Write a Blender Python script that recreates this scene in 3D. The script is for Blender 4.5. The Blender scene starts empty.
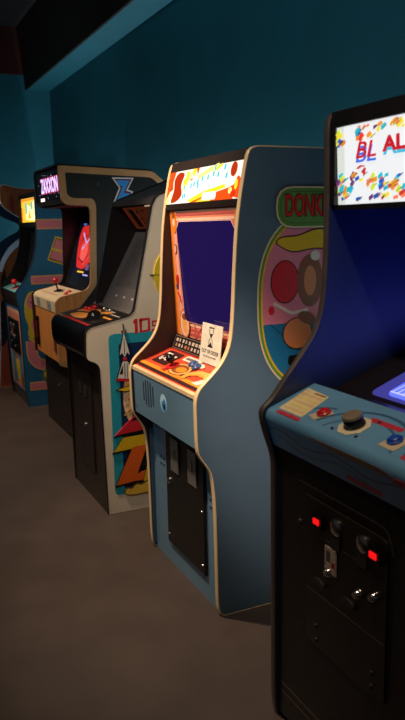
import bpy, bmesh, math, random
from mathutils import Vector, Matrix
random.seed(7)
SC = bpy.context.scene
COL = SC.collection

# ---------------------------------------------------------------- camera
cd = bpy.data.cameras.new('camera'); cam = bpy.data.objects.new('camera', cd); COL.objects.link(cam)
_r = Vector((0.42145, 0.90663, -0.01991)); _u = Vector((-0.15673, 0.09444, 0.98312)); _f = Vector((-0.89320, 0.41121, -0.18190))
m = Matrix((_r, _u, -_f)).transposed().to_4x4(); m.translation = Vector((0, 0, 1.4414))
cam.matrix_world = m
cd.sensor_fit = 'VERTICAL'; cd.sensor_height = 36; cd.lens = 728.57 / 720 * 36
cd.clip_start = .05; cd.clip_end = 60
cd.dof.use_dof = True; cd.dof.focus_distance = 3.0; cd.dof.aperture_fstop = 5.0
SC.camera = cam
# ---------------------------------------------------------------- world, lights, exposure
w = bpy.data.worlds.new('world'); SC.world = w; w.use_nodes = True
w.node_tree.nodes['Background'].inputs[0].default_value = (0.75, 0.72, 0.80, 1)
w.node_tree.nodes['Background'].inputs[1].default_value = 0.028
vs = SC.view_settings; vs.view_transform = 'Standard'; vs.look = 'None'; vs.gamma = 1; vs.use_curve_mapping = False
vs.exposure = 0.0

def spot(name, loc, target, power, color, angle, blend=.6, radius=.05):
    d = bpy.data.lights.new(name, 'SPOT'); d.energy = power; d.color = color
    d.spot_size = math.radians(angle); d.spot_blend = blend; d.shadow_soft_size = radius
    o = bpy.data.objects.new(name, d); COL.objects.link(o); o.location = loc
    o.rotation_euler = (Vector(target) - Vector(loc)).to_track_quat('-Z', 'Y').to_euler()
    return o
WARM = (1, .76, .55)
spot('ceiling_spot', (-3.15, .15, 2.9), (-2.85, 1.05, .9), 270, WARM, 60, .9)
spot('ceiling_spot', (-5.6, .10, 2.9), (-5.3, .85, .4), 185, WARM, 76, .9)
spot('ceiling_spot', (-1.2, .45, 2.9), (-1.6, 1.15, .8), 60, WARM, 56, .9)
spot('ceiling_spot', (-1.0, -.3, 2.9), (-3.8, 1.5, .95), 105, (1, .82, .66), 44, .9, .12)
spot('ceiling_spot', (-.9, .3, 2.9), (-2.258, 1.24, .70), 430, (1, .76, .58), 15, 1, .10)
spot('added_wall_fill', (-4.2, -1.6, .5), (-8.5, 1.9, 2.6), 75, (.80, .93, 1), 60, .8, .2)  # unseen fill added low in the room to brighten the end wall
spot('added_wall_fill', (-2.2, -1.8, 3.2), (-3.6, 2.1, 2.1), 90, (.8, .93, 1), 90, 1, .3)  # unseen fill added high up to lift the back wall
_d = bpy.data.lights.new('added_uplight', 'AREA'); _d.shape = 'RECTANGLE'; _d.size = 6.6; _d.size_y = .03; _d.energy = 42; _d.color = (.75, .95, 1)  # unseen uplight added behind the cabinets to brighten the beam underside
_o = bpy.data.objects.new('added_uplight', _d); COL.objects.link(_o); _o.location = (-5.1, 2.03, 1.0); _o.rotation_euler = (math.pi, 0, 0)

# ---------------------------------------------------------------- materials
MC = {}
def lin(c): return tuple(((x / 255) / 12.92 if x / 255 <= .04045 else ((x / 255 + .055) / 1.055) ** 2.4) for x in c)
def M(name, rgb, rough=.5, metal=0, var=.12, scale=30, coat=0, bump=0, stretch=(1, 1, 1)):
    if name in MC: return MC[name]
    c = lin(rgb); mt = bpy.data.materials.new(name); mt.use_nodes = True; nt = mt.node_tree; b = nt.nodes['Principled BSDF']
    b.inputs['Roughness'].default_value = rough; b.inputs['Metallic'].default_value = metal; b.inputs['Coat Weight'].default_value = coat
    tc = nt.nodes.new('ShaderNodeTexCoord'); mp = nt.nodes.new('ShaderNodeMapping'); mp.inputs['Scale'].default_value = stretch
    nz = nt.nodes.new('ShaderNodeTexNoise'); nz.inputs['Scale'].default_value = scale; nz.inputs['Detail'].default_value = 4
    rp = nt.nodes.new('ShaderNodeValToRGB')
    rp.color_ramp.elements[0].color = (*[x * (1 - var) for x in c], 1); rp.color_ramp.elements[1].color = (*[min(1, x * (1 + var)) for x in c], 1)
    rp.color_ramp.elements[0].position = .3; rp.color_ramp.elements[1].position = .7
    nt.links.new(tc.outputs['Object'], mp.inputs[0]); nt.links.new(mp.outputs[0], nz.inputs[0])
    nt.links.new(nz.outputs[0], rp.inputs[0]); nt.links.new(rp.outputs[0], b.inputs['Base Color'])
    if bump:
        bp = nt.nodes.new('ShaderNodeBump'); bp.inputs['Strength'].default_value = bump; bp.inputs['Distance'].default_value = .01
        nt.links.new(nz.outputs[0], bp.inputs['Height']); nt.links.new(bp.outputs[0], b.inputs['Normal'])
    MC[name] = mt; return mt
def E(name, rgb, strength=1.0, gloss=.3):
    if name in MC: return MC[name]
    c = lin(rgb); mt = bpy.data.materials.new(name); mt.use_nodes = True; b = mt.node_tree.nodes['Principled BSDF']
    b.inputs['Base Color'].default_value = (*[x * .2 for x in c], 1); b.inputs['Roughness'].default_value = gloss
    b.inputs['Emission Color'].default_value = (*c, 1); b.inputs['Emission Strength'].default_value = strength
    MC[name] = mt; return mt
def P(rgb):          # printed ink colour
    return M('print_%02x%02x%02x' % rgb, rgb, .42, 0, .06, 60)
def L(rgb, s=1.0):   # translucent backlit ink
    return E('lit_%02x%02x%02x_%d' % (*rgb, int(s * 100)), rgb, s)

teal = M('teal_paint', (8, 94, 110), .7, 0, .08, 3, bump=.05)
teal_main = teal
ceil_black = M('black_ceiling_paint', (26, 22, 22), .9, 0, .2, 4)
dark_red = M('dark_red_paint', (60, 14, 14), .9, 0, .2, 4)
floor_m = M('brown_grey_floor', (70, 58, 52), .50, 0, .16, 5, bump=.10)
tmold = M('cream_edge_molding', (226, 196, 148), .35, 0, .05, 20)
black_mold = M('black_edge_molding', (24, 22, 22), .35, 0, .1, 20)
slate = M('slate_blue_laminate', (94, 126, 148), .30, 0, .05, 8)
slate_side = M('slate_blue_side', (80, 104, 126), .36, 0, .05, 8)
black = M('black_laminate', (22, 20, 20), .35, 0, .15, 12)
black_gloss = M('black_gloss', (16, 14, 15), .12, 0, .1, 12)
black_tex = M('black_textured_steel', (28, 22, 20), .45, 0, .3, 220, bump=.25)
cream = M('cream_laminate', (226, 208, 182), .45, 0, .06, 6)
wood = M('oak_woodgrain', (196, 128, 66), .45, 0, .28, 10, stretch=(6, 6, .6))
tan = M('tan_painted_edge', (176, 128, 84), .45, 0, .1, 12)
steel = M('steel', (190, 186, 180), .28, 1, .08, 40)
chrome = M('chrome', (220, 216, 208), .15, 1, .03, 40)
grey_metal = M('dark_grey_metal', (74, 70, 68), .4, .6, .1, 40)
red_plastic = M('red_plastic', (214, 30, 34), .3, 0, .05, 30)
blue_plastic = M('blue_plastic', (36, 84, 190), .3, 0, .05, 30)
black_plastic = M('black_plastic', (18, 17, 18), .25, 0, .05, 30)
blue_side = M('mid_blue_laminate', (30, 96, 132), .45, 0, .06, 8)

# ---------------------------------------------------------------- mesh helpers
def root(name, loc, label, cat, group=None):
    o = bpy.data.objects.new(name, None); COL.objects.link(o); o.location = loc; o.empty_display_size = .1
    o['label'] = label; o['category'] = cat
    if group: o['group'] = group
    return o
def world_loc(o):
    v = Vector(o.location)
    while o.parent: o = o.parent; v += Vector(o.location)
    return v
def part(name, bm, mats, parent=None, smooth=False, label=None):
    bmesh.ops.recalc_face_normals(bm, faces=bm.faces[:])
    me = bpy.data.meshes.new(name); 
    if parent: bmesh.ops.translate(bm, verts=bm.verts[:], vec=-world_loc(parent))
    bm.to_mesh(me); bm.free()
    if not isinstance(mats, (list, tuple)): mats = [mats]
    for x in mats: me.materials.append(x)
    if smooth:
        for f in me.polygons: f.use_smooth = True
        try: me.set_sharp_from_angle(angle=math.radians(40))
        except Exception: pass
    o = bpy.data.objects.new(name, me); COL.objects.link(o)
    if parent: o.parent = parent
    if label: o['label'] = label
    return o
def BM(): return bmesh.new()
def face(bm, vs, mi=0):
    try:
        f = bm.faces.new(vs); f.material_index = mi; return f
    except ValueError: return None
def box(bm, x0, x1, y0, y1, z0, z1, mi=0, bev=0):
    v = [bm.verts.new((x, y, z)) for x in (x0, x1) for y in (y0, y1) for z in (z0, z1)]
    fs = [face(bm, [v[i] for i in q], mi) for q in ((0, 1, 3, 2), (4, 6, 7, 5), (0, 4, 5, 1), (2, 3, 7, 6), (0, 2, 6, 4), (1, 5, 7, 3))]
    if bev:
        es = list({e for f in fs for e in f.edges})
        bmesh.ops.bevel(bm, geom=es, offset=bev, segments=2, affect='EDGES')
def rounded(pts, R=.05, closed=True, n=4):
    out = []; N = len(pts)
    for i, p in enumerate(pts):
        r = p[2] if len(p) > 2 else R
        p = Vector(p[:2])
        if not closed and i in (0, N - 1): out.append(tuple(p)); continue
        a = Vector(pts[i - 1][:2]); b = Vector(pts[(i + 1) % N][:2])
        da = min(r, (a - p).length * .5); db = min(r, (b - p).length * .5)
        if min(da, db) < 1e-4: out.append(tuple(p)); continue
        A = p + (a - p).normalized() * da; B = p + (b - p).normalized() * db
        for k in range(n + 1):
            t = k / n; q = A * (1 - t) ** 2 + p * 2 * t * (1 - t) + B * t * t
            if not out or (Vector(out[-1]) - q).length > 1e-4: out.append(tuple(q))
    if closed and (Vector(out[0]) - Vector(out[-1])).length < 1e-4: out.pop()
    return out
def prism_x(bm, prof, x0, x1, mi0=0, mi1=0, mis=0):
    a = [bm.verts.new((x0, y, z)) for y, z in prof]; b = [bm.verts.new((x1, y, z)) for y, z in prof]
    face(bm, a, mi0); face(bm, b[::-1], mi1); n = len(prof)
    for i in range(n): face(bm, [a[i], a[(i + 1) % n], b[(i + 1) % n], b[i]], mis)
def molding(bm, prof, x0, x1, out=.004):
    # bulging strip all round the outline of a side panel
    n = len(prof); c = []
    area = sum(prof[i][0] * prof[(i + 1) % n][1] - prof[(i + 1) % n][0] * prof[i][1] for i in range(n))
    s = 1 if area > 0 else -1
    rings = []
    for i in range(n):
        a, p, b = Vector(prof[i - 1]), Vector(prof[i]), Vector(prof[(i + 1) % n])
        d = (b - a).normalized(); nr = Vector((d.y, -d.x)) * s
        ring = []
        xm = (x0 + x1) / 2; h = (x1 - x0) / 2 + .0015
        for t, o in ((-1, -.001), (-1, .002), (-.55, out), (.55, out), (1, .002), (1, -.001)):
            q = p + nr * o; ring.append(bm.verts.new((xm + t * h, q.x, q.y)))
        rings.append(ring)
    for i in range(n):
        A, B = rings[i], rings[(i + 1) % n]
        for k in range(6): face(bm, [A[k], A[(k + 1) % 6], B[(k + 1) % 6], B[k]])
def slab(bm, line, x0, x1, t, mi=0):
    # polyline in (y, z) swept across x, thickness t to the back side
    pts = [Vector(p) for p in line]; n = len(pts); off = []
    for i, p in enumerate(pts):
        a = pts[max(i - 1, 0)]; b = pts[min(i + 1, n - 1)]; d = (b - a).normalized(); off.append(p + Vector((d.y, -d.x)) * t)
    prism_x(bm, [tuple(p) for p in pts] + [tuple(p) for p in off[::-1]], x0, x1, mi, mi, mi)
def cyl(bm, c, axis, r0, r1, h, n=24, mi=0, cap=True):
    ax = Vector(axis).normalized(); t = ax.orthogonal().normalized(); s = ax.cross(t); c = Vector(c)
    a = [bm.verts.new(c + (t * math.cos(k * 2 * math.pi / n) + s * math.sin(k * 2 * math.pi / n)) * r0) for k in range(n)]
    b = [bm.verts.new(c + ax * h + (t * math.cos(k * 2 * math.pi / n) + s * math.sin(k * 2 * math.pi / n)) * r1) for k in range(n)]
    for k in range(n): face(bm, [a[k], a[(k + 1) % n], b[(k + 1) % n], b[k]], mi)
    if cap: face(bm, a[::-1], mi); face(bm, b, mi)
def lathe(bm, c, axis, prof, n=24, mi=0):
    ax = Vector(axis).normalized(); t = ax.orthogonal().normalized(); s = ax.cross(t); c = Vector(c); prev = None
    for r, h in prof:
        if r < 1e-6: ring = [bm.verts.new(c + ax * h)]
        else: ring = [bm.verts.new(c + ax * h + (t * math.cos(k * 2 * math.pi / n) + s * math.sin(k * 2 * math.pi / n)) * r) for k in range(n)]
        if prev:
            for k in range(n):
                q = [prev[k % len(prev)], prev[(k + 1) % len(prev)], ring[(k + 1) % len(ring)], ring[k % len(ring)]]
                q = list(dict.fromkeys(q))
                if len(q) > 2: face(bm, q, mi)
        prev = ring
def sph(bm, c, r, n=20, squash=1.0, axis=(0, 0, 1)):
    lathe(bm, c, axis, [(r * math.sin(math.pi * k / 12), -r * squash * math.cos(math.pi * k / 12)) for k in range(13)], n)
class F:     # a flat frame: origin, right, up (normal faces the viewer)
    def __init__(s, o, u, v): s.o = Vector(o); s.u = Vector(u).normalized(); s.v = Vector(v).normalized(); s.n = s.u.cross(s.v)
    def __call__(s, a, b, d=0): return s.o + s.u * a + s.v * b + s.n * d
def front(x0, y0, z0, y1=None, z1=None):
    if y1 is None: return F((x0, y0, z0), (1, 0, 0), (0, 0, 1))
    return F((x0, y0, z0), (1, 0, 0), (0, y1 - y0, z1 - z0))
def side(x): return F((x, 0, 0), (0, 1, 0), (0, 0, 1))
def art(name, parent, fr, items, base=0.0, step=.00012, label=None):
    mats = []; bm = BM()
    for k, (mt, pts) in enumerate(items):
        if mt not in mats: mats.append(mt)
        mi = mats.index(mt); d = base + step * (k + 1) if step > 0 else base + .0005
        a = [bm.verts.new(fr(p[0], p[1], base)) for p in pts]; b = [bm.verts.new(fr(p[0], p[1], d)) for p in pts]; n = len(pts)
        f = face(bm, b, mi)
        for i in range(n): face(bm, [a[i], a[(i + 1) % n], b[(i + 1) % n], b[i]], mi)
    bm.normal_update()
    bmesh.ops.triangulate(bm, faces=[f for f in bm.faces if len(f.verts) > 4], ngon_method='EAR_CLIP')
    return part(name, bm, mats, parent, label=label)
def rect(x0, y0, x1, y1): return [(x0, y0), (x1, y0), (x1, y1), (x0, y1)]
def rrect(x0, y0, x1, y1, r): return rounded(rect(x0, y0, x1, y1), r)
def ell(cx, cy, rx, ry=None, n=28, a0=0, a1=360, rot=0):
    ry = ry or rx; full = abs(a1 - a0) >= 360; out = []
    for k in range(n if full else n + 1):
        t = math.radians(a0 + (a1 - a0) * k / n); x, y = rx * math.cos(t), ry * math.sin(t); c, s = math.cos(math.radians(rot)), math.sin(math.radians(rot))
        out.append((cx + x * c - y * s, cy + x * s + y * c))
    return out
def band(pts, wd):
    L_, R_ = [], []
    for i, p in enumerate(pts):
        a = Vector(pts[max(i - 1, 0)]); b = Vector(pts[min(i + 1, len(pts) - 1)]); d = (b - a).normalized(); nr = Vector((-d.y, d.x)) * wd / 2
        L_.append(tuple(Vector(p) + nr)); R_.append(tuple(Vector(p) - nr))
    return L_ + R_[::-1]
def text(name, parent, fr, s, u, v, size, mt, d=.001, ext=.0004, sx=1, bold=0, shear=0, align='CENTER', rot=0, step=0):
    cu = bpy.data.curves.new(name, 'FONT'); cu.body = s; cu.size = size; cu.align_x = align; cu.align_y = 'CENTER'; cu.extrude = ext; cu.offset = bold; cu.shear = shear
    to = bpy.data.objects.new(name + '_source', cu); COL.objects.link(to)
    dg = bpy.context.evaluated_depsgraph_get(); me = bpy.data.meshes.new_from_object(to.evaluated_get(dg))
    bpy.data.objects.remove(to); bpy.data.curves.remove(cu)
    bm = BM(); bm.from_mesh(me); bpy.data.meshes.remove(me)
    c, sn = math.cos(math.radians(rot)), math.sin(math.radians(rot))
    for vt in bm.verts:
        x, y = vt.co.x * sx, vt.co.y; vt.co = fr(u + x * c - y * sn, v + x * sn + y * c, d + ext + vt.co.z)
    for f in bm.faces: f.material_index = 0
    return part(name, bm, mt, parent)
def side_panel(parent, prof, x0, x1, m_out, m_in, m_mold, outer_is_right, molded=True):
    bm = BM(); prism_x(bm, prof, x0, x1, 1 if outer_is_right else 0, 0 if outer_is_right else 1, 0)
    p = part('side_panel', bm, [m_out, m_in], parent)
    if molded:
        bm = BM(); molding(bm, prof, x0, x1); part('edge_molding', bm, m_mold, p, smooth=True)
    return p
def joystick(parent, c, up, ball, shaft_h=.055, r=.017, dust=None):
    up = Vector(up).normalized(); c = Vector(c)
    bm = BM(); lathe(bm, c, up, [(0, 0), (.03, 0), (.03, .004), (.02, .007), (.006, .008), (.005, shaft_h), (0, shaft_h)])
    j = part('joystick', bm, dust or black_plastic, parent, smooth=True)
    bm = BM(); sph(bm, c + up * (shaft_h + r * .7), r); part('ball_top', bm, ball, j, smooth=True)
    return j
def button(parent, c, up, mt, r=.016):
    bm = BM(); lathe(bm, c, up, [(0, -.002), (r, -.002), (r, .005), (r * .8, .008), (r * .72, .005), (r * .66, .010), (r * .5, .012), (0, .012)])
    return part('button', bm, mt, parent, smooth=True)
def bolt(parent, c, axis, mt=chrome, r=.008):
    bm = BM(); lathe(bm, c, axis, [(r, 0), (r * .9, .003), (r * .5, .005), (0, .0055)], 12); return part('bolt', bm, mt, parent, smooth=True)

# ---------------------------------------------------------------- room
def struct(name, bm, mt):
    o = part(name, bm, mt); o['kind'] = 'structure'; return o
bm = BM(); box(bm, -8.6, 2.5, -4, 2.2, -.1, 0); struct('floor', bm, floor_m)
bm = BM(); box(bm, -8.6, 2.5, 2.1, 2.2, 0, 3.6); struct('wall_back', bm, teal_main)
bm = BM(); box(bm, -8.63, -8.53, -4, 2.1, 0, 3.6); struct('wall_left', bm, teal)
bm = BM(); box(bm, -8.53, 2.5, -4, 2.2, 3.6, 3.7); struct('ceiling', bm, ceil_black)
# dropped beam along the back wall: teal underside, black face
bm = BM(); box(bm, -8.53, 2.5, 1.845, 2.1, 2.96, 3.0); struct('trim_1', bm, teal)
bm = BM(); box(bm, -8.53, 2.5, 1.825, 1.845, 2.955, 3.6); struct('trim_2', bm, ceil_black)
bm = BM(); box(bm, -8.53, -8.50, -4, 1.825, 3.11, 3.6); struct('trim_3', bm, dark_red)

GRP = 'upright arcade cabinets standing in a row'
BK = 1.95
# ================================================================ right foreground cabinet
def foreground_cabinet():
    XL, XR = -1.702, -1.02
    R = root('arcade_cabinet', (XL, .99, 0), 'nearest black arcade cabinet with confetti marquee, light blue control panel and red coin lights', 'arcade machine', GRP)
    prof = rounded([(1.0, 0, .005), (.99, .05), (.99, .80, .03), (.962, .88), (.951, .925, .03), (.955, .945, .02), (.985, .966), (1.027, 1.021), (1.086, 1.088), (1.131, 1.15), (1.152, 1.232),
                    (1.159, 1.356), (1.161, 1.508), (1.158, 1.69), (1.166, 1.722, .03), (1.20, 1.735, .03), (1.90, 1.735), (BK, 1.70), (BK, 0, .005)], .05)
    ins = M('blue_black_inner_panel', (36, 52, 88), .42, 0, .05, 8)
    side_panel(R, prof, XL, XL + .02, black, ins, M('worn_grey_edge_molding', (74, 64, 58), .4, 0, .15, 30), False)
    side_panel(R, prof, XR - .02, XR, black, ins, black_mold, True)
    a, b = XL + .0205, XR - .0205; W = b - a
    bm = BM(); box(bm, a, b, 1.0, 1.018, .02, .845); fp = part('front_door_panel', bm, black_tex, R)
    bm = BM(); box(bm, a, b, 1.03, 1.045, 0, .14); part('kick_plate', bm, black, R)
    bm = BM(); box(bm, a, b, BK - .02, BK - .002, 0, 1.70); part('back_panel', bm, black, R)
    bm = BM(); box(bm, a, b, 1.2, BK - .02, 1.71, 1.73); part('top_panel', bm, black, R)
    # control panel shell, covered in printed vinyl
    cpm = M('light_blue_vinyl', (106, 160, 196), .38, 0, .05, 10)
    line = rounded([(.985, .842), (.958, .925, .012), (.966, .945, .01), (1.118, 1.0)], .01, closed=False)
    bm = BM(); slab(bm, line, a, b, .012); cp = part('control_panel', bm, cpm, R)
    bm = BM(); box(bm, a, b, .992, 1.02, .815, .843); part('panel_latch_strip', bm, black, R)
    ft = front(a, .966, .945, 1.118, 1.0)   # u across, v depth along the top
    un = ft.n
    dk = P((60, 104, 136)); rd = P((206, 52, 66)); pap = P((250, 226, 170)); yel = P((240, 214, 96)); tn = P((214, 196, 160)); bl = P((60, 90, 190))
    arc = lambda cx, cy, r, a0, a1, wd: band([(cx + r * math.cos(math.radians(a0 + (a1 - a0) * k / 16)), cy + .8 * r * math.sin(math.radians(a0 + (a1 - a0) * k / 16))) for k in range(17)], wd)
    it = [(dk, arc(.36, -.005, .17, 15, 165, .009)), (dk, arc(.36, -.005, .13, 15, 165, .006)), (dk, arc(.22, .0, .12, 100, 175, .006)),
          (rd, rrect(.040, .002, .150, .015, .006)), (rd, rrect(.325, .094, .44, .110, .007)), (rd, rrect(.52, .02, .60, .034, .006)),
          (pap, [(.031, .020), (.143, .020), (.120, .126), (.011, .134)])]
    for k in range(5): it.append((P((244, 222, 130)) if k % 2 else P((240, 206, 140)), [(.036 - k * .004, .030 + k * .018), (.132 - k * .004, .030 + k * .018), (.130 - k * .004, .038 + k * .018), (.034 - k * .004, .038 + k * .018)]))
    it.append((P((150, 90, 50)), rect(.06, .118, .112, .123)))
    it += [(tn, [(.152, .036), (.190, .028), (.215, .075), (.178, .084)]), (tn, [(.435, .032), (.49, .030), (.495, .080), (.44, .082)]),
           (P((238, 226, 190)), ell(.315, .060, .044, .042, 8, rot=22))]
    art('panel_artwork', cp, ft, it)
    ff = front(a, .985, .842, .958, .925)
    wv = [(0.0 + .02 * k, .052 + .010 * math.sin(k * .5)) for k in range(33)]
    it = [(dk, band([(u, v) for u, v in wv], .004)), (dk, band([(.05 + .02 * k, .03 + .012 * math.sin(k * .42 + 2)) for k in range(20)], .003)),
          (P((168, 110, 62)), rounded([(.20, .086), (.32, .074), (.50, .074), (.53, .080), (.48, .088), (.34, .087)], .008)),
          (P((210, 160, 90)), band([(.24, .083), (.34, .081), (.47, .080)], .003)),
          (rd, rrect(.345, .008, .475, .022, .006)), (rd, rrect(.53, .064, .64, .078, .006))]
    art('front_artwork', cp, ff, it)
    # spinner knob, buttons
    c = ft(.315, .062, .002)
    bm = BM(); lathe(bm, c, un, [(.027, 0), (.027, .005), (.025, .007), (.025, .022), (.024, .024), (0, .024)], 28); sp = part('spinner_knob', bm, black_plastic, cp, smooth=True, label='black spinner knob with brushed metal cap')
    bm = BM(); lathe(bm, c + un * .024, un, [(.0255, -.001), (.0255, .003), (.023, .006), (0, .007)], 28); part('metal_cap', bm, M('dull_brass_cap', (176, 158, 130), .45, .6, .1, 40), sp, smooth=True)
    for (u, v) in ((.272, .025), (.36, .03), (.275, .10), (.36, .10)):
        bm = BM(); lathe(bm, ft(u, v, .001), un, [(.005, 0), (.004, .002), (0, .0025)], 10); part('screw', bm, steel, cp)
    o = button(cp, ft(.186, .062, .001), un, red_plastic, .019); o['label'] = 'red button'
    o = button(cp, ft(.460, .062, .001), un, blue_plastic, .019); o['label'] = 'blue button'
    # bezel shelf, reclined screen
    bm = BM(); slab(bm, [(1.118, .994), (1.20, .978), (1.90, 1.235)], a, b, .012); bz = part('screen_bezel', bm, M('brown_black_bezel', (30, 24, 22), .35, 0, .1, 10), R)
    fb = front(a, 1.20, .978, 1.90, 1.235)
    def screen_mesh(u0, v0, u1, v1, d, mt, name, par):
        return art(name, par, fb, [(mt, rrect(u0, v0, u1, v1, .03))], base=d, step=.0008)
    s = screen_mesh(.118, .015, W - .10, .60, .0005, E('lavender_screen_border', (66, 64, 150), .9), 'screen', bz)
    s2 = screen_mesh(.170, .030, W - .14, .57, .0015, E('blue_screen_picture', (70, 84, 235), 2.6), 'screen_picture', s)
    it = []
    for k in range(7): it.append((L((205, 200, 255), 1.2), band([(.18 + .02 * k, .045), (.18 + .02 * k + .05, .55)], .003)))
    for k in range(6): it.append((L((205, 200, 255), 1.2), rect(.175, .045 + k * .08, W - .145, .048 + k * .08)))
    art('picture_lines', s, fb, it, base=.003)
    # marquee
    y0, z0, y1, z1 = 1.178, 1.488, 1.170, 1.686
    bm = BM(); box(bm, a, b, 1.172, 1.19, 1.474, 1.487); box(bm, a, b, 1.166, 1.19, 1.687, 1.728); box(bm, a, a + .018, 1.164, 1.19, 1.487, 1.70); part('marquee_frame', bm, black, R)
    bm = BM(); box(bm, a, b, 1.19, BK - .02, 1.475, 1.486); part('marquee_shelf', bm, black, R)
    fm = front(a, y0, z0, y1, z1); H = .198
    cols = [(230, 60, 50), (240, 220, 60), (40, 90, 190), (40, 190, 210), (240, 130, 90), (110, 50, 110), (235, 150, 50), (210, 225, 60)]
    rnd = random.Random(11); it = [(E('white_backlit_marquee', (236, 238, 240), 1.0), rect(0, 0, W, H)), (L((222, 228, 220), .92), rect(0, 0, .05, H))]
    def shard(u, v, s, rot, c): return (L(c, .95), [(u + (x * math.cos(rot) - y * math.sin(rot)), v + (x * math.sin(rot) + y * math.cos(rot))) for x, y in ((-s, -s * .45), (s * .8, -s * .55), (s, s * .4), (-s * .75, s * .5))])
    for k in range(150):
        u = .024 + (W - .034) * rnd.random() ** 1.5; v = (rnd.uniform(.006, .085) * (1 - .3 * min(u, .3) / .3)) if k % 3 else rnd.uniform(H - .045 + u * .06, H - .006)
        if v > H - .004: v = H - .008
        it.append(shard(u, v, rnd.uniform(.005, .012), rnd.uniform(.2, .9), rnd.choice(cols)))
        if k % 2 == 0: it.append((L((60, 60, 60), .6), band([(u - .006, v - .006), (u + .014, v + .004)], .0008)))
    it.append((L((200, 30, 40), .9), band([(.11, .088), (.125, .094), (.135, .092)], .003)))
    it.append((L((200, 30, 40), .9), [(.128, .078), (.14, .088), (.136, .074)]))
    bm = BM(); box(bm, a + .018, b, 1.1805, 1.20, 1.488, 1.686); mq = part('marquee', bm, L((230, 230, 230), .6), R)
    art('marquee_artwork', mq, fm, it, step=.00003, base=.0005)
    red = L((204, 30, 44), .95); cy = L((70, 190, 225), .95); bl_ = L((70, 110, 225), .95)
    text('lettering', mq, fm, 'BL', .098, .120, .056, bl_, d=.0045, bold=.0005, shear=.25, align='LEFT', sx=1.45)
    text('lettering', mq, fm, 'BL', .100, .130, .056, red, d=.0055, bold=.0005, shear=.25, align='LEFT', sx=1.45)
    text('lettering', mq, fm, 'AL', .215, .128, .048, cy, d=.0045, bold=.0015, align='LEFT', sx=1.4)
    text('lettering', mq, fm, 'AL', .215, .136, .048, red, d=.0055, bold=.002, align='LEFT', sx=1.4)
    # coin door
    fd = front(XL, 1.0, 0)
    def U(x): return x - XL
    bm = BM()
    o = rounded([(U(-1.525), .34), (U(-1.20), .34), (U(-1.20), .745, .03), (U(-1.525), .745, .03)], .015)
    aa = [bm.verts.new(fd(u, v, 0)) for u, v in o]; bb = [bm.verts.new(fd(u, v, .006)) for u, v in o]
    face(bm, bb)
    for i in range(len(o)): face(bm, [aa[i], aa[(i + 1) % len(o)], bb[(i + 1) % len(o)], bb[i]])
    cdm = M('coin_door_black', (30, 24, 22), .35, 0, .15, 60)
    door = part('coin_door', bm, cdm, fp)
    grim = M('worn_metal_line', (150, 132, 112), .3, .8, .2, 50)
    for pts, w_ in ((rounded([(U(-1.565), .775), (U(-1.20), .775, .03), (U(-1.18), .72)], .02, closed=False), .003), ([(U(-1.53), .748), (U(-1.215), .748)], .0028), ([(U(-1.45), .655), (U(-1.30), .655)], .002), ([(U(-1.525), .492), (U(-1.205), .492)], .0028)):
        art('door_trim', door, fd, [(grim, band(pts, w_))], base=.0062)
    for x, z in ((-1.463, .697), (-1.235, .702)):
        bm = BM(); box(bm, x - .024, x + .024, .982, .994, z - .020, z + .020, bev=.003); rj = part('coin_return', bm, black_plastic, door)
        bm = BM(); box(bm, x - .013, x + .013, .978, .983, z - .008, z + .008, bev=.002); part('lit_button', bm, E('red_coin_light', (250, 22, 24), 1.0), rj, label='glowing red coin return button')
    for x, z in ((-1.394, .705), (-1.287, .706)):
        bm = BM(); lathe(bm, (x, .994, z), (0, -1, 0), [(.022, 0), (.022, .004), (.016, .008), (0, .009)], 20); part('coin_slot', bm, steel, door, smooth=True)
        bm = BM(); box(bm, x - .02, x + .02, .989, .994, z - .06, z - .02, bev=.002); part('slot_plate', bm, grey_metal, door)
    bm = BM(); box(bm, -1.437, -1.388, .989, .994, .575, .645, bev=.002); dl = part('coin_label', bm, M('scuffed_label', (196, 176, 156), .5, 0, .4, 90), door)
    art('label_marks', dl, front(-1.437, .989, .575), [(P((170, 40, 40)), rect(.03, .02, .045, .035)), (P((90, 80, 76)), rect(.008, .03, .026, .06))])
    for x, z in ((-1.417, .598), (-1.298, .596), (-1.239, .617)):
        bm = BM(); lathe(bm, (x, .994, z - .02), (0, -1, 0), [(.014, 0), (.013, .006), (.008, .016), (.006, .018), (0, .018)], 20); part('lock', bm, chrome, door, smooth=True)
    for x, z in ((-1.465, .521), (-1.34, .527)):
        bm = BM(); bmv = ell(x - XL, z, .026, .018, 16, 0, 180); 
        A = [bm.verts.new(fd(u, v, .006)) for u, v in bmv]; B = [bm.verts.new(fd(u, v, .014)) for u, v in bmv]; face(bm, B)
        for i in range(len(A)): face(bm, [A[i], A[(i + 1) % len(A)], B[(i + 1) % len(A)], B[i]])
        part('coin_cup', bm, grey_metal, door)
    for x, z in ((-1.477, .40), (-1.476, .36), (-1.246, .40), (-1.246, .365)): bolt(door, (x, .994, z), (0, -1, 0), grey_metal, .007)
    bolt(fp, (-1.567, 1.0, .656), (0, -1, 0), grey_metal, .009); bolt(fp, (-1.10, 1.0, .656), (0, -1, 0), grey_metal, .009)
    art('panel_trim', fp, fd, [(grim, band([(.03, .122), (.66, .122)], .003)), (grim, band([(.03, .095), (.66, .095)], .002))])
foreground_cabinet()

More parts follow.
